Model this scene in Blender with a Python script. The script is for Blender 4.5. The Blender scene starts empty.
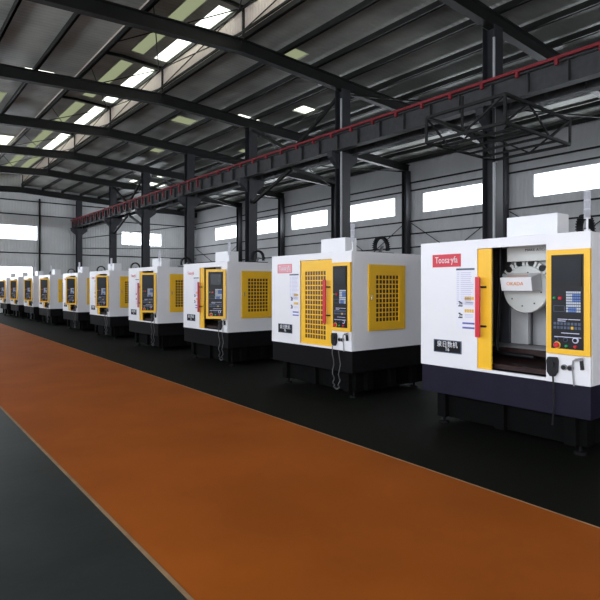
import bpy, bmesh, math, random
from mathutils import Vector, Matrix
random.seed(4)
S = bpy.context.scene
COL = S.collection
PI = math.pi
H = 1.95            # eye height
DZ = 0.4            # lift of the cabinets above the first estimate

# ------------------------------------------------------------------ materials
def srgb(r, g, b):
    f = lambda c: (c/255/12.92) if c/255 <= .04045 else ((c/255+.055)/1.055)**2.4
    return (f(r), f(g), f(b), 1)

def mat(name, col, rough=.5, metal=0., var=0., scale=6., bump=0., bscale=40., spec=.5, ribs=None, coat=0.):
    m = bpy.data.materials.new(name); m.use_nodes = True
    nt = m.node_tree; N = nt.nodes; L = nt.links
    b = N['Principled BSDF']
    b.inputs['Base Color'].default_value = col
    b.inputs['Roughness'].default_value = rough
    b.inputs['Metallic'].default_value = metal
    b.inputs['Specular IOR Level'].default_value = spec
    if coat: b.inputs['Coat Weight'].default_value = coat
    tc = N.new('ShaderNodeTexCoord')
    if var:
        n = N.new('ShaderNodeTexNoise'); n.inputs['Scale'].default_value = scale; n.inputs['Detail'].default_value = 5
        L.new(tc.outputs['Object'], n.inputs['Vector'])
        r = N.new('ShaderNodeValToRGB')
        r.color_ramp.elements[0].position = .3; r.color_ramp.elements[1].position = .72
        r.color_ramp.elements[0].color = tuple(c*(1-var) for c in col[:3])+(1,)
        r.color_ramp.elements[1].color = tuple(min(1, c*(1+var)) for c in col[:3])+(1,)
        L.new(n.outputs['Fac'], r.inputs['Fac']); L.new(r.outputs['Color'], b.inputs['Base Color'])
    if bump or ribs:
        bp = N.new('ShaderNodeBump'); bp.inputs['Strength'].default_value = bump or .5
        if ribs:
            w = N.new('ShaderNodeTexWave'); w.wave_type = 'BANDS'; w.bands_direction = ribs[0]
            w.inputs['Scale'].default_value = ribs[1]; w.inputs['Distortion'].default_value = 0
            L.new(tc.outputs['Object'], w.inputs['Vector']); L.new(w.outputs['Fac'], bp.inputs['Height'])
            bp.inputs['Distance'].default_value = .03
        else:
            n2 = N.new('ShaderNodeTexNoise'); n2.inputs['Scale'].default_value = bscale
            L.new(tc.outputs['Object'], n2.inputs['Vector']); L.new(n2.outputs['Fac'], bp.inputs['Height'])
            bp.inputs['Distance'].default_value = .01
        L.new(bp.outputs['Normal'], b.inputs['Normal'])
    return m

def see_through(name, tint, trans_amount, kind='glass'):
    m = bpy.data.materials.new(name); m.use_nodes = True
    nt = m.node_tree; N = nt.nodes; L = nt.links; N.clear()
    out = N.new('ShaderNodeOutputMaterial'); mix = N.new('ShaderNodeMixShader')
    t = N.new('ShaderNodeBsdfTransparent'); t.inputs['Color'].default_value = tint
    if kind == 'glass':
        g = N.new('ShaderNodeBsdfGlossy'); g.inputs['Roughness'].default_value = .05
    else:
        g = N.new('ShaderNodeBsdfTranslucent'); g.inputs['Color'].default_value = tint
    mix.inputs[0].default_value = trans_amount
    L.new(g.outputs[0], mix.inputs[1]); L.new(t.outputs[0], mix.inputs[2]); L.new(mix.outputs[0], out.inputs['Surface'])
    return m

M = dict(
    white=mat('white_powder_coat', (.80, .79, .82, 1), .38, var=.015, scale=3, bump=.04, bscale=120),
    cream=mat('cream_cover_paint', (.60, .60, .58, 1), .4, var=.03, scale=5),
    yellow=mat('yellow_powder_coat', (.90, .50, .015, 1), .42, var=.03, scale=4),
    navy=mat('navy_base_paint', (.0085, .0070, .0190, 1), .6, var=.15, scale=5, spec=.18),
    blackbase=mat('black_base_paint', (.0036, .0034, .0040, 1), .7, var=.15, scale=5, spec=.12),
    cablegrey=mat('grey_cable', (.07, .07, .072, 1), .5),
    black=mat('black_plastic', (.008, .008, .010, 1), .5, var=.1, spec=.3),
    black_cast=mat('black_casting', (.0025, .0025, .0025, 1), .85, var=.2, bump=.2, spec=.08),
    panel=mat('panel_face', (.0075, .0075, .011, 1), .45, spec=.3, var=.1, scale=30),
    screen=mat('dark_screen_glass', (.010, .013, .018, 1), .3, spec=.25),
    key=mat('pale_keys', (.50, .54, .62, 1), .5),
    bluekey=mat('blue_keys', (.10, .19, .48, 1), .5),
    red=mat('red_enamel', (.62, .018, .035, 1), .35, var=.05),
    platered=mat('red_logo_plate', (.62, .012, .035, 1), .4, var=.05),
    green=mat('green_button', (.02, .38, .10, 1), .35),
    orange=mat('orange_print', (.80, .26, .03, 1), .5),
    amber=mat('amber_print', (.75, .45, .05, 1), .5),
    plum=mat('violet_print', (.12, .12, .42, 1), .5),
    slate=mat('slate_print', (.06, .085, .14, 1), .5),
    lilac=mat('lilac_text_print', (.55, .55, .72, 1), .5),
    ink=mat('black_ink', (.008, .008, .011, 1), .6, spec=.2),
    paper=mat('sticker_paper', (.78, .77, .84, 1), .5),
    lightprint=mat('white_print', (.75, .75, .78, 1), .5),
    paleprint=mat('faded_pink_print', (.75, .35, .40, 1), .5),
    chrome=mat('bright_steel', (.55, .55, .56, 1), .25, metal=1.),
    greymetal=mat('grey_steel', (.28, .28, .29, 1), .4, metal=.6, var=.1),
    inner=mat('inner_sheet', (.66, .66, .67, 1), .4, metal=.1, var=.12, scale=3),
    innerdark=mat('inner_dark_sheet', (.05, .05, .06, 1), .5, var=.15),
    oily=mat('oily_table', (.030, .014, .014, 1), .35, metal=.3, var=.4, scale=8, bump=.3, bscale=30),
    pane=mat('dark_interior_backing', (.060, .026, .008, 1), .3),  # painted dark to stand in for the unlit cabinet interior
    pane2=mat('amber_door_glass', (.13, .065, .02, 1), .35),
    clear=see_through('milky_clear_tube', (.95, .95, 1, 1), .35, 'translucent'),
    glass=see_through('window_glass', (.96, .98, 1, 1), .9),
    skylight=see_through('skylight_sheet', (.93, .95, .86, 1), .30, 'translucent'),
    skylightdim=see_through('dim_skylight_sheet', (.30, .31, .235, 1), .05, 'translucent'),  # darker, less transparent version of the skylight sheet
    steel=mat('dark_roof_steel', (.0095, .0095, .0088, 1), .55, var=.3, scale=2, spec=.3),
    colsteel=mat('grey_column_steel', (.032, .033, .038, 1), .45, var=.15, scale=2, spec=.35),
    pipe=mat('pale_pipe', (.42, .42, .44, 1), .4),
    rail=mat('crane_rail_steel', (.055, .055, .058, 1), .4, metal=.2, var=.2),
    redsteel=mat('red_conductor', (.22, .014, .022, 1), .5, var=.2),
    roof=mat('roof_sheet', (.27, .275, .25, 1), .5, metal=.0, var=.35, scale=.55, ribs=('Y', 1.6), bump=.25),
    siding=mat('wall_siding', (.62, .62, .635, 1), .55, var=.05, scale=.8, ribs=('Y', 1.5), bump=.5),
    sidingend=mat('end_wall_siding', (.62, .625, .625, 1), .55, var=.06, scale=.8, ribs=('X', 1.5), bump=.5),
    sidingpink=mat('monitor_siding', (.62, .52, .46, 1), .6, var=.05, ribs=('Y', 2.0), bump=.7),
    frame=mat('window_frame_metal', (.45, .46, .48, 1), .5),
    floorr=mat('black_green_floor_paint', (.0052, .0062, .0040, 1), .8, var=.10, scale=.6, spec=.08, bump=.05, bscale=8),
    floorl=mat('dark_grey_floor', (.0150, .0185, .0180, 1), .5, var=.28, scale=1.2, spec=.22, bump=.25, bscale=5),
    walk=mat('orange_floor_paint', (.315, .076, .0078, 1), .7, var=.13, scale=.9, spec=.08, bump=.05, bscale=25),
    walkline=mat('worn_edge_line', (.26, .16, .085, 1), .7, var=.2),
)

# ------------------------------------------------------------------ mesh builder
class MB:
    def __init__(self): self.v = []; self.f = []; self.mi = []; self.mats = []; self.sm = []
    def _m(self, m):
        if m not in self.mats: self.mats.append(m)
        return self.mats.index(m)
    def add(self, vs, fs, m, smooth=False):
        o = len(self.v); i = self._m(m)
        self.v += [tuple(v) for v in vs]
        for f in fs: self.f.append([a+o for a in f]); self.mi.append(i); self.sm.append(smooth)
    def box(self, x0, x1, y0, y1, z0, z1, m):
        x0, x1 = sorted((x0, x1)); y0, y1 = sorted((y0, y1)); z0, z1 = sorted((z0, z1))
        vs = [(x, y, z) for x in (x0, x1) for y in (y0, y1) for z in (z0, z1)]
        self.add(vs, [(0,1,3,2), (4,6,7,5), (0,4,5,1), (2,3,7,6), (0,2,6,4), (1,5,7,3)], m)
    def prism(self, pts, d, m):
        """closed polygon pts (3D, planar) extruded by vector d"""
        n = len(pts); d = Vector(d)
        vs = [Vector(p) for p in pts] + [Vector(p)+d for p in pts]
        nrm = Vector((0, 0, 0))
        for i in range(n): nrm += vs[i].cross(vs[(i+1) % n])
        fs = [tuple(range(n))[::-1], tuple(range(n, 2*n))] + [(i, (i+1) % n, (i+1) % n+n, i+n) for i in range(n)]
        if nrm.dot(d) < 0: fs = [tuple(reversed(f)) for f in fs]
        self.add(vs, fs, m)
    def bar(self, a, b, w, h, m):
        """rectangular bar from a to b, w sideways, h in the other direction"""
        a = Vector(a); b = Vector(b); d = (b-a).normalized()
        up = Vector((0, 0, 1)) if abs(d.z) < .95 else Vector((1, 0, 0))
        s = d.cross(up).normalized(); u = s.cross(d).normalized()
        self.prism([a+s*w/2+u*h/2, a-s*w/2+u*h/2, a-s*w/2-u*h/2, a+s*w/2-u*h/2], b-a, m)
    def ibeam(self, a, b, w, h, m, t=.018):
        """I section, flanges w wide, h deep, web vertical"""
        a = Vector(a); b = Vector(b); d = (b-a).normalized()
        s = d.cross(Vector((0, 0, 1))).normalized(); u = s.cross(d).normalized()
        for k in (1, -1):
            c = u*(h/2-t/2)*k; self.bar(a+c, b+c, w, t, m)
        self.bar(a, b, t, h-2*t, m)
    def tube(self, pts, r, m, seg=10, caps=True, closed=False):
        pts = [Vector(p) for p in pts]; n = len(pts); rings = []
        prev = None
        for i, p in enumerate(pts):
            if closed: d = (pts[(i+1) % n]-pts[i-1])
            else: d = pts[min(i+1, n-1)]-pts[max(i-1, 0)]
            d.normalize()
            ref = prev if prev is not None else (Vector((0, 0, 1)) if abs(d.z) < .9 else Vector((1, 0, 0)))
            s = d.cross(ref)
            if s.length < 1e-5: s = d.orthogonal()
            s.normalize(); u = s.cross(d).normalized(); prev = u
            rr = r[i] if isinstance(r, (list, tuple)) else r
            rings.append([p+(s*math.cos(2*PI*k/seg)+u*math.sin(2*PI*k/seg))*rr for k in range(seg)])
        vs = [v for R_ in rings for v in R_]; fs = []
        for i in range(n if closed else n-1):
            j = (i+1) % n
            for k in range(seg):
                k2 = (k+1) % seg
                fs.append((i*seg+k, i*seg+k2, j*seg+k2, j*seg+k))
        self.add(vs, fs, m, True)
        if caps and not closed:
            o = len(self.v)
            self.add(rings[0], [tuple(range(seg))[::-1]], m); self.add(rings[-1], [tuple(range(seg))], m)
    def build(self, name, parent=None, bevel=0., loc=None):
        me = bpy.data.meshes.new(name); me.from_pydata(self.v, [], self.f)
        for m in self.mats: me.materials.append(m)
        me.polygons.foreach_set('material_index', self.mi); me.polygons.foreach_set('use_smooth', self.sm)
        me.update(); 
        bm = bmesh.new(); bm.from_mesh(me); bmesh.ops.recalc_face_normals(bm, faces=bm.faces); bm.to_mesh(me); bm.free()
        o = bpy.data.objects.new(name, me); COL.objects.link(o)
        if loc: o.location = loc
        if parent: o.parent = parent
        if bevel:
            b = o.modifiers.new('edge', 'BEVEL'); b.width = bevel; b.segments = 2; b.limit_method = 'ANGLE'; b.angle_limit = math.radians(40)
        return o

def tag(o, label=None, cat=None, group=None, kind=None):
    if label: o['label'] = label
    if cat: o['category'] = cat
    if group: o['group'] = group
    if kind: o['kind'] = kind
    return o
def empty(name, loc):
    o = bpy.data.objects.new(name, None); COL.objects.link(o); o.location = loc; o.empty_display_size = .2; return o
def kids(o): return [c for c in bpy.data.objects if c.parent == o]
def copy_tree(o, parent=None):
    c = o.copy(); COL.objects.link(c)
    c.parent = parent
    if parent: c.matrix_parent_inverse = o.matrix_parent_inverse.copy()
    for ch in kids(o): copy_tree(ch, c)
    return c

def cells(holes, u0, u1, v0, v1):
    """rectangles left of [u0,u1]x[v0,v1] once the holes are cut out"""
    us = sorted({u0, u1, *[h[0] for h in holes], *[h[1] for h in holes]}); vs = sorted({v0, v1, *[h[2] for h in holes], *[h[3] for h in holes]})
    us = [u for u in us if u0 <= u <= u1]; vs = [v for v in vs if v0 <= v <= v1]
    out = []
    for a, b in zip(us, us[1:]):
        for c, d in zip(vs, vs[1:]):
            mu, mv = (a+b)/2, (c+d)/2
            if not any(h[0] < mu < h[1] and h[2] < mv < h[3] for h in holes): out.append((a, b, c, d))
    return out

def text_mesh(name, s, size, m, parent, F, S_, z, b, align='CENTER', depth=.0015, stretch=1.):
    """lettering on a front plane: reads along -Y, up +Z, faces -X"""
    cu = bpy.data.curves.new('t', 'FONT'); cu.body = s; cu.size = size; cu.extrude = depth
    cu.align_x = align; cu.align_y = 'CENTER'; cu.space_character = 1.05
    t = bpy.data.objects.new('t', cu); COL.objects.link(t)
    bpy.context.view_layer.update()
    me = bpy.data.meshes.new_from_object(t.evaluated_get(bpy.context.evaluated_depsgraph_get()))
    bpy.data.objects.remove(t); bpy.data.curves.remove(cu)
    o_ = F(S_, z, b)
    mt = Matrix(((0, 0, -1, o_[0]), (-stretch, 0, 0, o_[1]), (0, 1, 0, o_[2]), (0, 0, 0, 1)))
    me.transform(mt); me.materials.clear(); me.materials.append(m)
    o = bpy.data.objects.new(name, me); COL.objects.link(o)
    if parent: o.parent = parent
    return o

# ------------------------------------------------------------------ machining centre
W = 2.35; DEP = 2.25
def F(s, z, b=0.): return Vector((b, W-s, z+DZ))
def fbox(mb, s0, s1, z0, z1, b0, b1, m): mb.box(b0, b1, W-s1, W-s0, z0+DZ, z1+DZ, m)

def perforated(mb, axis, a0, a1, z0, z1, n, k, b0, b1, m, wr=.34):
    """bars of a grid with n x k square holes between a0..a1 / z0..z1"""
    pa = (a1-a0)/n; pz = (z1-z0)/k
    for i in range(n+1):
        c = a0+i*pa; w = pa*wr/2
        if axis == 's': fbox(mb, c-w, c+w, z0, z1, b0, b1, m)
        else: mb.box(c-w, c+w, b0, b1, z0+DZ, z1+DZ, m)
    for j in range(k+1):
        c = z0+j*pz; w = pz*wr/2
        if axis == 's': fbox(mb, a0, a1, c-w, c+w, b0+.002, b1-.002, m)
        else: mb.box(a0, a1, b0+.002, b1-.002, c-w+DZ, c+w+DZ, m)

def machine(open_door, swing, logo, detail):
    root = empty('machining_centre', (0, 0, 0))
    op = 2.06 if swing else 1.85            # right edge of the door opening
    WH = M['white']
    # --- white cabinet shell
    c = MB(); T = .02
    fbox(c, 0, .919, .45, 2.17, 0, T, WH)
    fbox(c, .919, op, 2.05, 2.17, 0, T, WH)
    fbox(c, .919, op, .45, .487, 0, T+.03, WH)
    fbox(c, op, W, .45, 2.17, -.012, T, WH)
    fbox(c, W-T, W, .45, 2.165, T, DEP, WH)          # near side
    fbox(c, 0, T, .45, 2.165, T, DEP, WH)            # far side
    fbox(c, T, W-T, .45, 2.165, DEP-T, DEP, WH)      # back
    fbox(c, T, W-T, 2.13, 2.165, T, DEP-T, WH)       # roof
    fbox(c, W, W+.004, .462, 2.155, .03, .045, WH)
    cab = c.build('cabinet', root, .004)
    # --- base and its feet
    b = MB(); fbox(b, .01, W-.01, .07, .448, .015, DEP-.02, M['navy'] if detail else M['blackbase']); b.build('base', root, .006)
    b = MB(); fbox(b, .12, W-.14, -.29, .07, .22, DEP-.15, M['black_cast'])
    for s in (.25, 1.15, 2.05): fbox(b, s-.07, s+.07, -.29, .07, .14, .24, M['black_cast'])
    for x in (.5, 1.1, 1.7): b.box(x-.08, x+.08, .05, .16, .13, .47, M['black_cast'])
    b.build('bed_casting', root, .006)
    for s in (.2, W-.24):
        for x in (.28, DEP-.35):
            f = MB(); p = F(s, 0, x)
            f.tube([(p.x, p.y, 0), (p.x, p.y, .022), (p.x, p.y, .04)], [.075, .075, .045], M['blackbase'], 16)
            f.tube([(p.x, p.y, .04), (p.x, p.y, .125)], .022, M['blackbase'], 10)
            f.build('foot', root)
    # --- interior
    i = MB()
    fbox(i, T, W-T, .5, 2.12, 1.25, 1.27, M['inner'])
    fbox(i, T, .04, .5, 2.12, .06, 1.25, M['inner'])
    fbox(i, W-.04, W-T, .5, 2.12, .06, 1.25, M['inner'])
    for s in (.55, 1.0, 1.6): fbox(i, s, s+.012, .62, 2.1, 1.235, 1.25, M['greymetal'])
    i.build('inner_wall', root)
    i = MB(); i.prism([F(.06, .72, 1.24), F(.06, .5, 1.24), F(.06, .5, .10), F(.06, .56, .10)], (0, -(W-.12), 0), M['oily'])
    i.build('chip_tray', root)
    i = MB(); fbox(i, .35, 2.0, .66, .74, .48, .95, M['oily'])
    for x in (.53, .62, .71, .80, .89): fbox(i, .36, 1.99, .74, .75, x-.02, x+.02, M['greymetal'])
    fbox(i, .5, 1.85, .56, .66, .55, .85, M['black_cast']); i.build('work_table', root)
    i = MB(); fbox(i, .62, 1.10, .75, 2.10, .95, 1.02, M['inner']); fbox(i, .60, .85, .75, 2.10, .90, .95, M['innerdark']); i.build('way_cover', root, .004)
    # --- spindle head, tool magazine
    h = MB()
    h.prism([F(1.17, 2.10, .62), F(2.0, 2.10, .62), F(2.0, 1.62, .62), F(1.88, 1.45, .62), F(1.30, 1.45, .62), F(1.17, 1.62, .62)], (.5, 0, 0), M['cream'])
    fbox(h, 1.13, 1.98, 1.88, 2.10, .36, .62, M['cream']); fbox(h, 1.25, 1.9, 1.80, 1.88, .52, .62, M['cream'])
    h.build('spindle_head', root, .01)
    h = MB(); p = F(1.80, 0, .78)
    h.tube([(p.x, p.y, 1.86), (p.x, p.y, 1.70), (p.x, p.y, 1.69), (p.x, p.y, 1.60)], [.09, .09, .07, .06], M['greymetal'], 20)
    h.tube([(p.x, p.y, 1.60), (p.x, p.y, 1.53), (p.x, p.y, 1.52), (p.x, p.y, 1.42)], [.035, .03, .012, .010], M['chrome'], 14)
    h.build('spindle_nose', root)
    h = MB(); fbox(h, 1.62, 1.80, 1.215, 1.25, .50, .62, M['black']); fbox(h, 1.70, 1.95, 1.03, 1.06, .60, .66, M['black'])
    h.tube([F(1.72, 1.22, .6), F(1.72, 1.05, .62), F(1.76, 1.0, .55), F(1.82, .97, .52)], .012, M['black'], 8); h.build('coolant_nozzle', root)
    h = MB(); fbox(h, 1.30, 1.80, 1.98, 2.06, .350, .362, M['cream'])
    pl = h.build('head_plate', root)
    if detail: text_mesh('lettering', 'MAKE ATC-24', .05, M['ink'], pl, F, 1.55, 2.02, .349)
    cx, cz, R_ = 1.34, 1.52, .31
    d = MB(); ring = []
    c0 = F(cx, cz, .44)
    d.tube([c0, c0+Vector((.012, 0, 0)), c0+Vector((.05, 0, 0))], [R_-.01, R_, R_], M['cream'], 48)
    for a in range(0, 360, 45):
        q = c0+Vector((-.004, math.cos(math.radians(a+10))*.22, math.sin(math.radians(a+10))*.22))
        d.tube([q, q+Vector((.01, 0, 0))], .010, M['ink'], 8)
    tm = d.build('tool_magazine', root)
    for k in range(6):                              # grippers along the upper rim
        a = math.radians(22+k*27)
        q = c0+Vector((.03, math.cos(a)*(R_+.03), math.sin(a)*(R_+.03)))
        g = MB(); r_ = Vector((0, math.cos(a), math.sin(a))); t_ = Vector((0, -math.sin(a), math.cos(a)))
        g.bar(q-r_*.08+t_*.045, q+r_*.04+t_*.055, .035, .04, M['cream']); g.bar(q-r_*.08-t_*.045, q+r_*.04-t_*.055, .035, .04, M['cream'])
        g.tube([q+r_*.01-Vector((.03, 0, 0)), q+r_*.01+Vector((.07, 0, 0))], [.042, .032], M['black'], 14)
        g.build('tool_pocket', tm)
    m_ = MB()                                        # box cover with sloping top, in front of the disc
    y0, y1 = W-1.15, W-1.57
    z0, z1, z2 = 1.50+DZ, 1.67+DZ, 1.73+DZ
    m_.prism([(.20, y0, z0), (.16, y0, z1), (.40, y0, z2), (.44, y0, z0)], (0, y1-y0, 0), WH)
    cv = m_.build('magazine_cover', root, .008)
    if detail:
        t = text_mesh('lettering', 'OKADA', .062, M['orange'], cv, F, 1.35, 1.59, .172)
        s_ = MB(); s_.prism([(.21, W-1.22, 1.6825+DZ+.004), (.23, W-1.22, 1.6875+DZ+.004), (.23, W-1.50, 1.6875+DZ+.004), (.21, W-1.50, 1.6825+DZ+.004)], (0, 0, .002), M['orange']); s_.build('printed_stripe', cv)
    hz = MB(); pts = []
    for (s, z, bb) in ((1.00, 2.10, .42), (1.0, 1.8, .42), (.985, 1.4, .42), (.955, 1.0, .42), (.945, .78, .42), (.97, .69, .42), (1.1, .665, .40), (1.5, .66, .38)): pts.append(F(s, z, bb))
    sm = []
    for a, b2 in zip(pts, pts[1:]):
        for k in range(4): sm.append(a.lerp(b2, k/4))
    hz.tube(sm+[pts[-1]], .026, M['black'], 10); hz.build('hose', root)
    # --- sliding door
    off = -.73 if open_door else 0.
    d = MB(); s0, s1 = .925+off, 1.843+off; g0, g1, gz0, gz1 = 1.043+off, 1.645+off, .587, 1.85
    for (a, b2, c_, e) in cells([(g0, g1, gz0, gz1)], s0, s1, .487, 2.045): fbox(d, a, b2, c_, e, .024, .050, M['yellow'])
    door = d.build('door', root)
    g = MB(); perforated(g, 's', g0, g1, gz0, gz1, 8, 14, .027, .030, M['yellow'], .22); g.build('grille', door)
    g = MB(); fbox(g, g0, g1, gz0, gz1, .0405, .047, M['pane2']); g.build('pane', door)
    g = MB(); hs = 1.700+off
    fbox(g, hs-.032, hs+.032, .90, 1.68, -.075, -.045, M['red'])
    for z in (1.55, 1.04):
        q = F(hs, z, .024); g.tube([q, q+Vector((-.08, 0, 0))], .012, M['black'], 8)
        fbox(g, hs-.02, hs+.075, z-.012, z+.012, -.01, .024, M['black'])
    g.build('handle', door, .004)
    # --- control panel, hinged at the near corner
    p = MB(); Fs = lambda s0, s1, z0, z1, b0, b1, m: fbox(p, s0, s1, z0, z1, b0, b1, m)
    bk = -.018
    fbox(p, 1.853, W-.01, .785, 1.975, bk-.045, bk, M['yellow'])
    cp = p.build('control_panel', root, .005)
    f = bk-.045
    q = MB(); fbox(q, 1.915, 2.275, .85, 1.915, f-.006, f, M['panel']); q.build('face_plate', cp)
    f2 = f-.006
    q = MB(); fbox(q, 1.935, 2.255, 1.56, 1.895, f2-.010, f2, M['black']); fbox(q, 1.975, 2.225, 1.60, 1.86, f2-.011, f2-.008, M['screen']); q.build('screen', cp)
    q = MB()
    for r in range(8):
        for k in range(7):
            s = 2.088+k*.023; z = 1.50-r*.030
            mt = M['bluekey'] if (k > 2 and 1 <= r <= 3) or (r > 5 and 0 < k < 5) else M['key']
            fbox(q, s, s+.018, z-.022, z, f2-.006, f2, mt)
    q.build('keypad', cp)
    q = MB(); fbox(q, 1.945, 2.07, 1.27, 1.34, f2-.004, f2, M['slate']); fbox(q, 1.95, 2.065, 1.275, 1.335, f2-.005, f2, M['panel']); q.build('label_plate', cp)
    q = MB()
    for (s, z, w) in ((1.99, 1.185, .11), (2.11, 1.185, .13), (1.99, 1.165, .09), (2.03, 1.03, .20), (1.95, .985, .30)): fbox(q, s, s+w, z-.004, z+.004, f2-.002, f2, M['lilac'])
    for r in range(2):
        for k in range(8):
            fbox(q, 1.945+k*.039, 1.945+k*.039+.027, 1.075+r*.045, 1.105+r*.045, f2-.006, f2, M['amber'] if (r == 0 and k == 5) else M['slate'])
    q.build('button_block', cp)
    def knob(nm, s, z, r, m, h=.02, base=None):
        k = MB(); a = F(s, z, f2)
        if base: k.tube([a, a+Vector((-.008, 0, 0))], base[0], base[1], 18)
        k.tube([a, a+Vector((-h, 0, 0)), a+Vector((-h-.006, 0, 0))], [r, r, r*.7], m, 16); k.build(nm, cp)
    knob('green_button', 1.955, 1.425, .014, M['green']); knob('red_button', 2.02, 1.425, .020, M['red'])
    for s in (1.975, 2.08): knob('dial', s, .955, .018, M['black'], .022, (.026, M['slate']))
    knob('dial', 2.19, .955, .020, M['black'], .022, (.034, M['lilac']))
    knob('emergency_stop', 1.985, .890, .030, M['red'], .035, (.040, M['amber']))
    knob('green_button', 2.09, .885, .014, M['green']); knob('red_button', 2.19, .885, .017, M['red'])
    cp.location = (0, -.025, 0)
    if swing: cp.rotation_euler = (0, 0, math.radians(46)); cp.location = (-.02, .01, 0)
    # --- handwheel, sockets, air gun under the panel
    ys = -.012; sh = .12 if swing else 0.
    k = MB(); hs = 1.945+sh
    k.prism([F(hs-.055, .74, ys-.05), F(hs+.045, .745, ys-.05), F(hs+.06, .70, ys-.05), F(hs+.055, .57, ys-.05), F(hs+.02, .52, ys-.05), F(hs-.03, .52, ys-.05), F(hs-.065, .57, ys-.05), F(hs-.07, .70, ys-.05)], (.045, 0, 0), M['black'])
    q = F(hs, .66, ys-.05); k.tube([q, q+Vector((-.015, 0, 0))], .032, M['black'], 16)
    hw = k.build('handwheel_pendant', root, .006)
    if not (detail and open_door):
        k = MB(); A = F(hs, .52, ys-.03); B = F(hs+.17, .45, ys-.03); pts = []
        for j in range(41):
            t = j/40; y = A.y+(B.y-A.y)*(t*t*(3-2*t)); zz = .95-.78*math.sin(PI*min(1, t*1.0))**.8
            zz = A.z*(1-t)+B.z*t-.70*(1-(2*t-1)**4)
            pts.append((A.x-.03-.02*math.sin(j*1.6), y+.012*math.cos(j*1.6), max(.10, zz)))
        k.tube(pts, .009, M['cablegrey'], 7); k.build('coiled_cable', hw)
    else:
        k = MB(); k.tube([F(hs, .53, ys-.03), F(hs+.01, .44, ys-.04), F(hs+.01, .2, ys-.02), F(hs-.02, -.05, ys)], .010, M['black'], 8); k.build('cable', hw)
    if not swing:
        for s in (2.065, 2.135):
            k = MB(); q = F(s, .635, ys); k.tube([q, q+Vector((-.02, 0, 0))], .034, M['greymetal'], 18)
            k.tube([q+Vector((-.02, 0, 0)), q+Vector((-.035, 0, 0))], .024, M['black'], 14); k.build('socket', root)
    k = MB(); g0 = F(2.27, .73, ys-.03)
    k.bar(F(2.20, .735, ys-.03), F(2.29, .755, ys-.03), .022, .03, M['chrome']); k.bar(F(2.265, .73, ys-.03), F(2.275, .63, ys-.03), .024, .04, M['black'])
    k.tube([F(2.20, .735, ys-.03), F(2.175, .72, ys-.03), F(2.165, .66, ys-.03), F(2.17, .55, ys-.02), F(2.18, .44, ys-.02)], .009, M['greymetal'], 8)
    k.build('air_gun', root)
    # --- near side service door with grille
    d = MB()
    for (a, b2, c_, e) in cells([(.562, 1.168, .93, 1.767)], .385, 1.332, .78, 1.945): d.box(a, b2, -.028, 0, c_+DZ, e+DZ, M['yellow'])
    sd = d.build('side_door', root)
    g = MB(); perforated(g, 'x', .562, 1.168, .93, 1.767, 7, 10, -.016, -.011, M['yellow'], .25); g.build('grille', sd)
    g = MB(); g.box(.562, 1.168, -.008, -.002, .93+DZ, 1.767+DZ, M['pane']); g.build('pane', sd)  # opaque dark plate in place of the dim interior behind the holes
    g = MB(); g.box(.435, .455, -.045, -.028, 1.32+DZ, 1.42+DZ, M['chrome']); g.build('latch', sd, .003)
    # --- logo plate, sticker, nameplate
    g = MB(); fbox(g, .213, .674, 1.825, 2.0, -.006, 0, M['platered'] if logo == 'red' else (M['paleprint'] if logo == 'faded' else M['white']))
    for (a, b2, c_, e) in cells([(.222, .665, 1.834, 1.991)], .213, .674, 1.825, 2.0): fbox(g, a, b2, c_, e, -.008, -.006, M['platered'] if logo != 'pink' else M['white'])
    lp = g.build('logo_plate', root)
    text_mesh('lettering', 'Toosa·yfa', .125, M['lightprint'] if logo != 'pink' else M['platered'], lp, F, .443, 1.918, -.008, stretch=.72)
    g = MB(); f0 = -.0015
    fbox(g, .60, .885, .99, 1.80, f0, 0, M['paper'])
    e_ = -.0030
    fbox(g, .60, .885, 1.775, 1.80, e_, f0, M['slate'])
    for j in range(17):
        w = .20+.07*random.random()
        fbox(g, .67, .67+w*.75, 1.735-j*.026, 1.735-j*.026+.010, e_, f0, M['lilac'])
        fbox(g, .61, .65, 1.735-j*.026, 1.735-j*.026+.010, e_, f0, M['lilac'])
    for z in (1.375, 1.21):
        for j in range(4): fbox(g, .735+j*.036, .735+j*.036+.030, z, z+.045, e_, f0, M['amber'])
        for j in range(3): fbox(g, .735, .86, z-.03-j*.018, z-.022-j*.018, e_, f0, M['lilac'])
    for z in (1.30, 1.145):                         # warning pictograms
        fbox(g, .655, .668, z, z+.06, e_, f0, M['ink']); fbox(g, .635, .70, z-.012, z+.002, e_, f0, M['ink'])
        g.bar(F(.64, z+.055, e_), F(.70, z+.03, e_), .003, .014, M['ink']); g.bar(F(.69, z+.03, e_), F(.70, z-.01, e_), .003, .014, M['ink'])
    for z in (1.055, .995): fbox(g, .70, .885, z, z+.024, e_, f0, M['plum'])
    g.build('instruction_sticker', root)
    g = MB(); fbox(g, .235, .685, .645, .82, -.008, 0, M['ink'])
    for (a, b2, c_, e) in cells([(.247, .673, .657, .808)], .235, .685, .645, .82): fbox(g, a, b2, c_, e, -.011, -.008, M['slate'])
    npl = g.build('nameplate', root)
    text_mesh('lettering', '泉日数机', .088, M['lightprint'], npl, F, .46, .757, -.010, stretch=.95)
    text_mesh('lettering', 'T6', .068, M['lightprint'], npl, F, .46, .692, -.010, stretch=.9)
    # --- things on the roof: motor cover, chain, lamp tower
    g = MB(); fbox(g, 1.137, 1.806, 2.165, 2.457, .35, .64, WH); fbox(g, 1.35, 1.66, 2.20, 2.205, .345, .35, M['greymetal']); g.build('top_cover', root, .008)
    g = MB(); cs = 1.80 if detail else 1.98; c0 = F(cs, 2.30, 1.12); rr = .17
    path = [c0+Vector((math.cos(a)*rr, 0, math.sin(a)*rr)) for a in [math.radians(200-j*11) for j in range(21)]]
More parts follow.
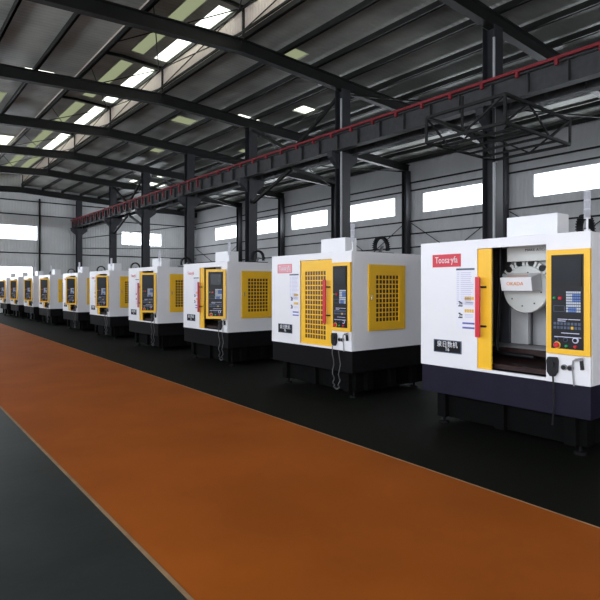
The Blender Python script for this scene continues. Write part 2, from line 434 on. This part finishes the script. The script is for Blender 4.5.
    for a, b2 in zip(path, path[1:]):
        mid = (a+b2)/2; d_ = (b2-a).normalized()
        g.bar(a, b2+d_*.004, .075, .026, M['black'])
        rad = (mid-c0).normalized(); g.bar(mid+rad*.010, mid+rad*.036, .085, .014, M['black'])
    fbox(g, cs-.08, cs+.08, 2.165, 2.20, .86, 1.38, M['black'])
    g.bar(c0+Vector((-.05, 0, -.12)), c0+Vector((.03, 0, .02)), .06, .03, M['greymetal'])
    g.build('cable_chain', root)
    g = MB(); q = F(2.27, 2.165, .09)
    g.tube([q, q+Vector((0, 0, .03))], .032, M['lightprint'], 14)
    g.tube([q+Vector((0, 0, .03)), q+Vector((0, 0, .16))], .012, M['lightprint'], 10)
    for j in range(3): g.tube([q+Vector((0, 0, .16+j*.10)), q+Vector((0, 0, .255+j*.10))], .034, M['clear'], 16)
    for j in range(4): g.tube([q+Vector((0, 0, .152+j*.10)), q+Vector((0, 0, .162+j*.10))], .035, M['lightprint'], 14)
    g.build('signal_lamp', root)
    return root

GRP = 'machining centres in the long row'
X0 = 6.2; Y0 = 5.017-2.35
m1 = machine(True, False, 'red', True);  m1.location = (X0, Y0, 0)
tag(m1, 'nearest white and yellow machining centre, door slid open onto its tool magazine', 'machine', GRP)
m2 = machine(False, False, 'faded', False); m2.location = (6.40, 6.65, 0)
tag(m2, 'machining centre with its yellow grille door shut, beside the nearest one', 'machine', GRP)
m3 = machine(True, True, 'pink', False); m3.location = (6.70, 11.25, 0)
tag(m3, 'third machining centre in the row, control panel swung out, beyond the shut one', 'machine', GRP)
far = [(6.72, 15.35, 'fourth machining centre in the row, door open and panel swung out'),
       (6.9, 20.05, 'fifth machining centre in the row, counted from the nearest'),
       (7.0, 24.35, 'sixth machining centre in the row, counted from the nearest'),
       (7.0, 29.0, 'seventh machining centre in the row, counted from the nearest'),
       (7.0, 32.6, 'eighth machining centre in the row, third from the far end'),
       (7.0, 36.5, 'ninth machining centre in the row, second from the far end'),
       (7.0, 40.2, 'tenth and farthest machining centre in the row, small at the far left')]
for fx, fy, lab in far:
    c = copy_tree(m3); c.location = (fx, fy, 0); c['label'] = lab

# ------------------------------------------------------------------ the hall
XL, XA, XB = -6., 13.3, 24.; YB, YE = -7., 46.2
FR = [-3.7, 2.3, 8.3, 14.3, 20.3, 26.3, 32.2, 38.0]     # frames
def zr(x): return 9.22-.05*abs(x-9.0)                      # underside of the rafters
def struct(mb, name, parent=None):
    o = mb.build(name, parent)
    if not parent: o['kind'] = 'structure'
    return o

fl = lambda y: 1.53+.011*y
fr = lambda y: 4.57+.0255*y
def slab(xa0, xa1, xb0, xb1, z0, z1, m):
    """strip of floor: x from xa to xb, at the near end (0) and the far end (1)"""
    g = MB(); g.prism([(xa0, YB, z0), (xb0, YB, z0), (xb1, YE, z0), (xa1, YE, z0)], (0, 0, z1-z0), m); return g
struct(slab(-7, -7, fl(YB), fl(YE), -.1, 0, M['floorl']), 'floor')
struct(slab(fr(YB), fr(YE), XB, XB, -.1, 0, M['floorr']), 'floor.001')
wk = struct(slab(fl(YB), fl(YE), fr(YB), fr(YE), -.1, 0, M['walk']), 'floor.002'); wk['label'] = 'orange painted walkway'
struct(slab(fl(YB)-.02, fl(YE)-.02, fl(YB)+.01, fl(YE)+.01, 0, .003, M['walkline']), 'trim_1')
struct(slab(fr(YB)-.01, fr(YE)-.01, fr(YB)+.004, fr(YE)+.004, 0, .003, M['walkline']), 'trim_2')

# side wall (right) with windows high up
wins = [(2.9, 6.9), (8.9, 12.9), (15.4, 19.3), (21.3, 25.2), (27.3, 31.3), (33.0, 36.5), (38.7, 42.5)]
wz0, wz1 = H+4.12, H+5.25
g = MB()
for (a, b, c, d) in cells([(y0, y1, wz0, wz1) for y0, y1 in wins], YB, YE, 0, 9.6): g.box(XB, XB+.12, a, b, c, d, M['siding'])
wr = struct(g, 'wall_right')
for z in (1.2, 2.4, H+1.5, H+2.25, H+3.0, H+3.72, H+5.45, H+5.9):
    g = MB(); g.box(XB-.10, XB, YB, YE, z-.035, z+.035, M['steel']); g.build('girt', wr)
# end wall
ew = [(-1.0, 10.25), (16.9, 20.6)]; ez0, ez1 = H+3.64, H+4.82
elow = (-1.0, 9.9, 1.9, H+1.62)
g = MB()
for (a, b, c, d) in cells([(x0, x1, ez0, ez1) for x0, x1 in ew]+[elow], XL, XB, 0, 10.2): g.box(a, b, YE, YE+.12, c, d, M['sidingend'])
wf = struct(g, 'wall_far')
for z in (H+2.65, H+5.62, H+6.7):
    g = MB(); g.box(XL, XB, YE-.08, YE, z-.04, z+.04, M['steel']); g.build('girt', wf)
g = MB(); g.box(10.3, 10.42, YE-.14, YE-.005, 0, 8.9, M['steel']); g.build('girt', wf)
# near and left walls, behind the camera
g = MB()
for (a, b, c, d) in cells([(1., 7., 0, 4.6)], XL, XB, 0, 10.2): g.box(a, b, YB-.12, YB, c, d, M['sidingend'])  # doorway out of view, added to let light in from behind
struct(g, 'wall_near')
lw = [(-4.5, 6.5, 1.0, 6.2), (9., 18., 3.2, 6.2), (21., 30., 3.2, 6.2), (33., 43., 3.2, 6.2)]  # unseen windows, added to light the machine fronts from the left
g = MB()
for (a, b, c, d) in cells(lw, YB, YE, 0, 9.6): g.box(XL-.12, XL, a, b, c, d, M['siding'])
struct(g, 'wall_left')

wn = [0]
def window(axis, p, a, b, z0, z1, mull=0):
    wn[0] += 1
    g = MB(); t = .045
    bx = (lambda u0, u1, q0, q1, d0, d1, m: g.box(p+d0, p+d1, u0, u1, q0, q1, m)) if axis == 'x' else (lambda u0, u1, q0, q1, d0, d1, m: g.box(u0, u1, p+d0, p+d1, q0, q1, m))
    for (u0, u1, q0, q1) in cells([(a+t, b-t, z0+t, z1-t)], a, b, z0, z1): bx(u0, u1, q0, q1, .02, .08, M['frame'])
    for k in range(1, mull+1):
        u = a+(b-a)*k/(mull+1); bx(u-.012, u+.012, z0+t, z1-t, .035, .065, M['frame'])
    o = g.build('window_%d' % wn[0]); o['kind'] = 'structure'
    g = MB(); 
    if axis == 'x': g.box(p+.046, p+.054, a+t, b-t, z0+t, z1-t, M['glass'])
    else: g.box(a+t, b-t, p+.046, p+.054, z0+t, z1-t, M['glass'])
    g.build('pane', o)
for y0, y1 in wins: window('x', XB, y0, y1, wz0, wz1, 0)
for x0, x1 in ew: window('y', YE, x0, x1, ez0, ez1, 0)
window('y', YE, *elow[:2], *elow[2:], 0)
for (y0, y1, z0, z1) in lw: window('x', XL-.12, y0, y1, z0, z1, 5)  # frames and glass of the added windows, out of view

# ---- roof: right slope, left slope, raised monitor along the ridge
MX0, MX1 = 5.9, 9.1
rf = .66
def rz(x): return zr(x)+rf
sky_r = [(15.9, 17.1, 37.4, 38.6), (14.6, 15.8, 34.3, 35.5), (14.6, 15.8, 37.6, 38.6), (12.0, 13.0, 28.2, 29.6), (17.5, 18.6, 34.5, 35.3),
         (12.9, 14.0, 20.6, 21.5), (14.3, 15.2, 17.8, 18.6), (16.0, 17.0, 25.2, 25.9), (11.0, 12.0, 22.8, 23.8), (18.5, 19.5, 11.0, 11.8), (10.6, 11.5, 14.0, 15.0)]
sky_l = [(5.0, 5.8, 31.0, 33.8), (3.6, 4.6, 31.0, 33.6), (4.4, 5.4, 35.2, 37.0), (3.0, 4.2, 24.0, 25.6), (4.2, 5.2, 20.8, 22.0)]
def slope_box(mb, x0, x1, y0, y1, zb, th, m, f=rz):
    mb.prism([(x0, y0, f(x0)+zb), (x1, y0, f(x1)+zb), (x1, y0, f(x1)+zb+th), (x0, y0, f(x0)+zb+th)], (0, y1-y0, 0), m)
g = MB()
for (a, b, c, d) in cells(sky_r, MX1, XB+.2, YB-.2, YE+.2): slope_box(g, a, b, c, d, 0, .06, M['roof'])
for (a, b, c, d) in cells(sky_l, XL-.2, MX0, YB-.2, YE+.2): slope_box(g, a, b, c, d, 0, .06, M['roof'])
struct(g, 'ceiling')
for (a, b, c, d) in sky_r+sky_l:
    wn[0] += 1; g = MB(); slope_box(g, a-.02, b+.02, c-.02, d+.02, .062, .006, M['skylightdim'] if (a in (12.0, 16.0, 11.0, 18.5, 3.0, 10.6)) else M['skylight']); o = g.build('window_%d' % wn[0]); o['kind'] = 'structure'
def mz(x): return 10.80-.05*abs(x-7.5)
bays = [-7.2]+FR+[YE+.2]
g = MB()
g2 = MB()
for k, (a, b) in enumerate(zip(bays, bays[1:])):
    for x0, x1 in ((MX0-.3, 7.5), (7.5, 7.6), (8.1, 8.5), (9.02, MX1+.3)): slope_box(g, x0, x1, a, b, 0, .06, M['roof'], mz)
    for x0, x1 in ((7.6, 8.1), (8.5, 9.02)):
        slope_box(g, x0, x1, a, a+.5, 0, .06, M['roof'], mz); slope_box(g, x0, x1, b-.5, b, 0, .06, M['roof'], mz)
        wn[0] += 1; q = MB(); slope_box(q, x0, x1, a+.5, b-.5, .03, .01, M['skylight'] if x0 > 8 and b < 39 else M['skylightdim'], mz)
        o = q.build('window_%d' % wn[0]); o['kind'] = 'structure'
struct(g, 'ceiling.001')
g = MB(); g.box(MX1, MX1+.05, YB, YE, rz(MX1)-.05, mz(MX1), M['sidingpink']); struct(g, 'wall_monitor_right')
g = MB(); g.box(MX0-.05, MX0, YB, YE, rz(MX0)-.05, mz(MX0), M['sidingpink']); struct(g, 'wall_monitor_left')
g = MB(); g.box(MX0, MX1, YE+.01, YE+.11, 10.2, 11.0, M['sidingend']); g.box(MX0, MX1, YB-.1, YB, 9.9, 11.0, M['sidingend']); struct(g, 'wall_monitor_end')

# ---- frames: columns, rafters, monitor posts
ordn = ['nearest', 'second', 'third', 'fourth', 'fifth', 'sixth', 'seventh', 'eighth', 'ninth', 'tenth']
def column(x, y, top, w, d, m, name, lab, grp, bracket=False, pipe=False):
    root = empty(name, (x, y, 0))
    g = MB(); t = .02
    g.box(-w/2, w/2, -d/2, -d/2+t, .02, top, m); g.box(-w/2, w/2, d/2-t, d/2, .02, top, m); g.box(-.012, .012, -d/2+t, d/2-t, .02, top, m)
    # flanges face across the hall as well
    g.build('shaft', root)
    g = MB(); g.box(-w/2-.08, w/2+.08, -d/2-.08, d/2+.08, 0, .025, m); g.build('base_plate', root)
    if bracket:
        for s in (-1, 1):
            b = MB(); z1 = H+4.76
            b.prism([(s*w/2, -.11, z1), (s*(w/2+.42), -.11, z1), (s*(w/2+.42), -.11, z1-.18), (s*w/2, -.11, z1-.52)], (0, .22, 0), m)
            b.box(s*w/2, s*(w/2+.46), -.17, .17, z1, z1+.03, m); b.build('bracket', root)
    if pipe:
        b = MB(); b.tube([(-w/2-.06, -d/2-.03, .02), (-w/2-.06, -d/2-.03, top-.4)], .035, M['pipe'], 10); b.build('pipe', root)
    tag(root, lab, 'column', grp); return root
nvis = [y for y in FR if y > 3]
for k, y in enumerate(nvis):
    lab = '%s dark steel column of the crane row, rising behind the machines' % (ordn[k] if k else 'nearest')
    column(XA, y, zr(XA)+.02, .42, .36, M['colsteel'], 'steel_column', lab, 'columns under the crane beams', True, k < 2)
column(XA, YE-.25, zr(XA), .42, .30, M['colsteel'], 'steel_column', 'dark steel column of the crane row, standing against the far wall', 'columns under the crane beams', True)
for k, y in enumerate(nvis):
    lab = '%s dark steel column against the windowed side wall, counted from the camera' % ordn[k]
    column(XB-.33, y-.1, zr(XB)+.02, .36, .34, M['colsteel'], 'steel_column', lab, 'columns along the windowed wall')
for k, y in enumerate(FR+[YE-.3]):
    g = MB(); w, h = .24, .42
    a = Vector((9., y, zr(9.)+h/2)); l = Vector((XL, y, zr(XL)+h/2)); r = Vector((XB, y, zr(XB)+h/2))
    g.ibeam(l, a, w, h, M['steel'], .03); g.ibeam(a, r, w, h, M['steel'], .03)
    rt = g.build('roof_rafter')
    if k < 2: lab = 'dark sloping roof rafter overhead, %s the camera' % ('just behind' if k == 0 else 'first one in front of')
    elif k == len(FR): lab = 'dark roof rafter running along the top of the far wall'
    else: lab = 'dark sloping roof rafter carried by the %s crane-row column' % ordn[k-2]
    tag(rt, lab, 'rafter', 'roof rafters across the hall')
    for x in (MX0, MX1):
        q = MB(); q.box(x-.05 if x > 7 else x, x if x > 7 else x+.05, y-.05, y+.05, zr(x)+h, mz(x), M['steel']); q.build('post', rt)
    q = MB(); q.bar((MX0, y, mz(MX0)-.06), (7.5, y, mz(7.5)-.06), .08, .10, M['steel']); q.bar((7.5, y, mz(7.5)-.06), (MX1, y, mz(MX1)-.06), .08, .10, M['steel']); q.build('monitor_beam', rt)
PG = 'purlins under the roof sheets'
xs = [x for x in [9.1+1.45*k for k in range(11)] if x < XB]+[5.9-1.45*k for k in range(9)]
for x in xs:
    g = MB(); z = zr(x)+.42
    g.box(x-.035, x+.035, YB, YE, z, z+.20, M['steel']); g.box(x-.09, x+.035, YB, YE, z, z+.012, M['steel'])
    o = g.build('roof_purlin'); tag(o, 'thin dark purlin under the roof sheets, running the length of the hall', 'purlin', PG)
for x, s in ((MX1-.03, 1), (MX0+.03, -1)):
    for z0_, nm in ((zr(x)+.66, 'lower'), (mz(x)-.10, 'upper')):
        g = MB(); g.box(x-.03, x+.03, YB, YE, z0_, z0_+.07, M['steel'])
        o = g.build('monitor_rail'); tag(o, '%s steel rail along the %s side of the raised roof monitor' % (nm, 'column-row' if s > 0 else 'walkway'), 'rail', 'rails of the roof monitor')
for k, (a, b) in enumerate(zip(FR[1:], FR[2:]+[YE-.3])):
    g = MB()
    for (p, q) in (((MX1-.1, a+.06, rz(MX1)), (MX1-.1, b-.06, mz(MX1)-.1)), ((MX1-.1, a+.06, mz(MX1)-.1), (MX1-.1, b-.06, rz(MX1)))): g.tube([p, q], .02, M['steel'], 6)
    for (p, q) in (((MX0+.2, a+.06, mz(6.)-.15), (MX1-.2, b-.06, mz(9.)-.15)), ((MX0+.2, b-.06, mz(6.)-.15), (MX1-.2, a+.06, mz(9.)-.15))): g.tube([p, q], .02, M['steel'], 6)
    o = g.build('cross_brace'); tag(o, 'crossed brace rods in the roof monitor, %s bay from the camera' % ordn[k], 'brace', 'braces of the roof monitor')

# ---- crane runway beams on the brackets
def runway(x, lab, red):
    root = empty('crane_beam', (x, 0, 0)); zb, zt = H+4.79, H+5.36; y0, y1 = -6.5, YE-.1
    g = MB(); g.ibeam((0, y0, (zb+zt)/2), (0, y1, (zb+zt)/2), .28, zt-zb, M['rail'], .025)
    y = y0+.5
    while y < y1:
        g.box(-.125, -.012, y-.008, y+.008, zb+.03, zt-.03, M['rail']); g.box(.012, .125, y-.008, y+.008, zb+.03, zt-.03, M['rail']); y += 1.0
    g.build('girder', root)
    g = MB(); g.box(-.04, .04, y0, y1, zt, zt+.09, M['rail']); g.build('rail', root)
    if red:
        g = MB(); g.box(-.20, -.15, y0, y1, zt+.03, zt+.10, M['redsteel']); g.build('conductor_bar', root)
        y = y0+.75
        while y < y1:
            h = MB(); h.box(-.20, -.12, y-.04, y+.04, zt-.40 if y > 24 else zt-.10, zt+.03, M['redsteel']); h.build('hanger', root); y += 1.0
    tag(root, lab, 'crane beam')
runway(XA-.43, 'long crane beam with a red conductor bar, walkway side of the column row', True)
runway(XA+.43, 'long crane beam on the window side of the column row', False)

# ---- bracing between columns
def brace(pts, lab, grp, w=.11, nm='diagonal_brace'):
    g = MB()
    for a, b in pts: g.bar(a, b, w, w, M['steel'])
    tag(g.build(nm), lab, 'brace', grp)
BG = 'diagonal braces of the crane columns'
zt, zb = H+5.48, H+4.75
for (a, b, nm) in ((14.3, 20.3, 'second and third'), (32.2, 38.0, 'fifth and sixth')):
    m_ = (a+b)/2
    brace([((XA, a+.18, zr(XA)-.1), (XA, m_, zt)), ((XA, b-.18, zr(XA)-.1), (XA, m_, zt))], 'V-shaped steel brace above the crane beam, between the %s columns' % nm, BG)
    brace([((XA, m_-.1, zb), (XA, a+.18, H+3.75)), ((XA, m_+.1, zb), (XA, b-.18, H+3.75))], 'spread steel brace below the crane beam, between the %s columns' % nm, BG)
for k, (a, b) in enumerate(((8.3, 14.3), (14.3, 20.3), (20.3, 26.3), (38.0, 46.1))):
    g = MB(); x = XB-.125; a += .25; b -= .3
    for p, q in (((x, a, H+3.6), (x, b, H+.2)), ((x, b, H+3.6), (x, a, H+.2))): g.tube([p, q], .022, M['steel'], 6)
    tag(g.build('cross_brace'), 'crossed brace rods on the side wall below the %s window' % ['second', 'third', 'fourth', 'farthest'][k], 'brace', 'cross braces of the side wall')
for k, (a, b) in enumerate(((8.3, 14.3), (20.3, 26.3), (32.2, 38.0))):
    g = MB()
    for p, q in (((XA+.3, a, zr(14)-.03), (XB-.4, b, zr(23.5)-.03)), ((XA+.3, b, zr(14)-.03), (XB-.4, a, zr(23.5)-.03))): g.tube([p, q], .03, M['steel'], 6)
    tag(g.build('cross_brace'), 'crossed roof rods over the side bay, %s' % ['nearest set', 'middle set', 'farthest set'][k], 'brace', 'cross braces under the side roof')
g = MB(); g.tube([(13.6, YE-.2, H+4.0), (23.6, YE-.2, H+5.8)], .03, M['steel'], 6); g.tube([(13.6, YE-.2, H+3.2), (23.6, YE-.2, H+3.6)], .025, M['steel'], 6)
tag(g.build('brace_rod'), 'pair of thin brace rods across the far wall', 'brace')
for y in nvis[1:]:
    pass

# ---- lattice cage hung by the nearest crane column
cg = empty('maintenance_cage', (XA, 8.3, 0))
def cam2w(px, zc): # helper kept in world units
    x = (px-300)/540*zc; return Vector((.784*x+.621*zc, -.621*x+.784*zc, 0))
Q = Vector((-.35, -.25, 0)); P = Q+Vector((-2.8, 0, 0)); R2 = Q+Vector((0, -2.0, 0)); S2 = P+Vector((0, -2.0, 0))
lo, hi = H+3.37, H+3.95
g = MB()
for z in (lo, hi):
    for a, b in ((P, Q), (Q, R2), (R2, S2), (S2, P)): g.bar(a+Vector((0, 0, z)), b+Vector((0, 0, z)), .06, .06, M['steel'])
for c_ in (P, Q, R2, S2): g.bar(c_+Vector((0, 0, lo)), c_+Vector((0, 0, hi)), .05, .05, M['steel'])
g.build('frame', cg)
g = MB()
for a, b in ((P, Q), (Q, R2), (R2, S2), (S2, P)):
    n = 3 if a in (P, R2) else 2
    for j in range(n):
        u = a.lerp(b, j/n); v = a.lerp(b, (j+1)/n); 
        g.bar(u+Vector((0, 0, lo if j % 2 else hi)), v+Vector((0, 0, hi if j % 2 else lo)), .035, .035, M['steel'])
g.build('lattice', cg)
g = MB()
for j in range(1, 5): g.bar(P.lerp(Q, j/5)+Vector((0, 0, lo)), S2.lerp(R2, j/5)+Vector((0, 0, lo)), .05, .05, M['steel'])
g.build('floor_bars', cg)
for a in (Q, P.lerp(Q, .5)):
    g = MB(); g.bar(a+Vector((0, 0, hi)), a+Vector((0, 0, 4.76+H)), .05, .05, M['steel']); g.build('hanger', cg)
for z in (hi-.1, lo): g = MB(); g.bar(Q+Vector((0, 0, z)), Vector((-.1, -.16, z)), .08, .08, M['steel']); g.build('arm', cg)
tag(cg, 'dark lattice steel cage hung high beside the nearest crane column', 'cage')

# ------------------------------------------------------------------ light
wd = bpy.data.worlds.new('World'); S.world = wd; wd.use_nodes = True
bg = wd.node_tree.nodes['Background']; bg.inputs['Color'].default_value = (.93, .96, 1, 1); bg.inputs['Strength'].default_value = 3.2
def area(name, loc, rot, sx, sy, watts, col=(.95, .97, 1)):
    l = bpy.data.lights.new(name, 'AREA'); l.shape = 'RECTANGLE'; l.size = sx; l.size_y = sy; l.energy = watts; l.color = col
    o = bpy.data.objects.new(name, l); COL.objects.link(o); o.location = loc; o.rotation_euler = rot; return o
# daylight entering at the openings, the visible ones and the added ones
for y0, y1 in wins: area('daylight', (XB+.35, (y0+y1)/2, (wz0+wz1)/2), (0, math.radians(90), 0), wz1-wz0, y1-y0, 300)
for x0, x1 in ew: area('daylight', ((x0+x1)/2, YE+.35, (ez0+ez1)/2), (math.radians(-90), 0, 0), x1-x0, ez1-ez0, 240)
area('daylight', (4.45, YE+.35, 2.75), (math.radians(-90), 0, 0), 10.9, 1.7, 250)
area('daylight', (XL-.5, 1.0, 3.6), (0, math.radians(-90), 0), 5.2, 11, 1050)  # main fill lamp outside the large added left window
for (y0, y1, z0, z1) in lw[1:]: area('daylight', (XL-.5, (y0+y1)/2, (z0+z1)/2), (0, math.radians(-90), 0), z1-z0, y1-y0, 600)  # fill lamps outside the remaining added left windows
area('daylight', (4., YB-.5, 2.3), (math.radians(90), 0, 0), 6, 4.6, 90)  # weak fill lamp outside the added doorway behind the camera

# ------------------------------------------------------------------ camera
cam = bpy.data.cameras.new('camera'); co = bpy.data.objects.new('camera', cam); COL.objects.link(co)
co.location = (0, 0, H); co.rotation_euler = (math.radians(90), 0, -math.atan2(428, 540))
cam.sensor_width = 36; cam.lens = 32.4; cam.shift_y = -13/600; cam.clip_end = 300
S.camera = co
S.view_settings.view_transform = 'Standard'; S.view_settings.look = 'None'; S.view_settings.gamma = 1; S.view_settings.exposure = 0.15
S.view_settings.use_curve_mapping = False
S.cycles.use_denoising = True
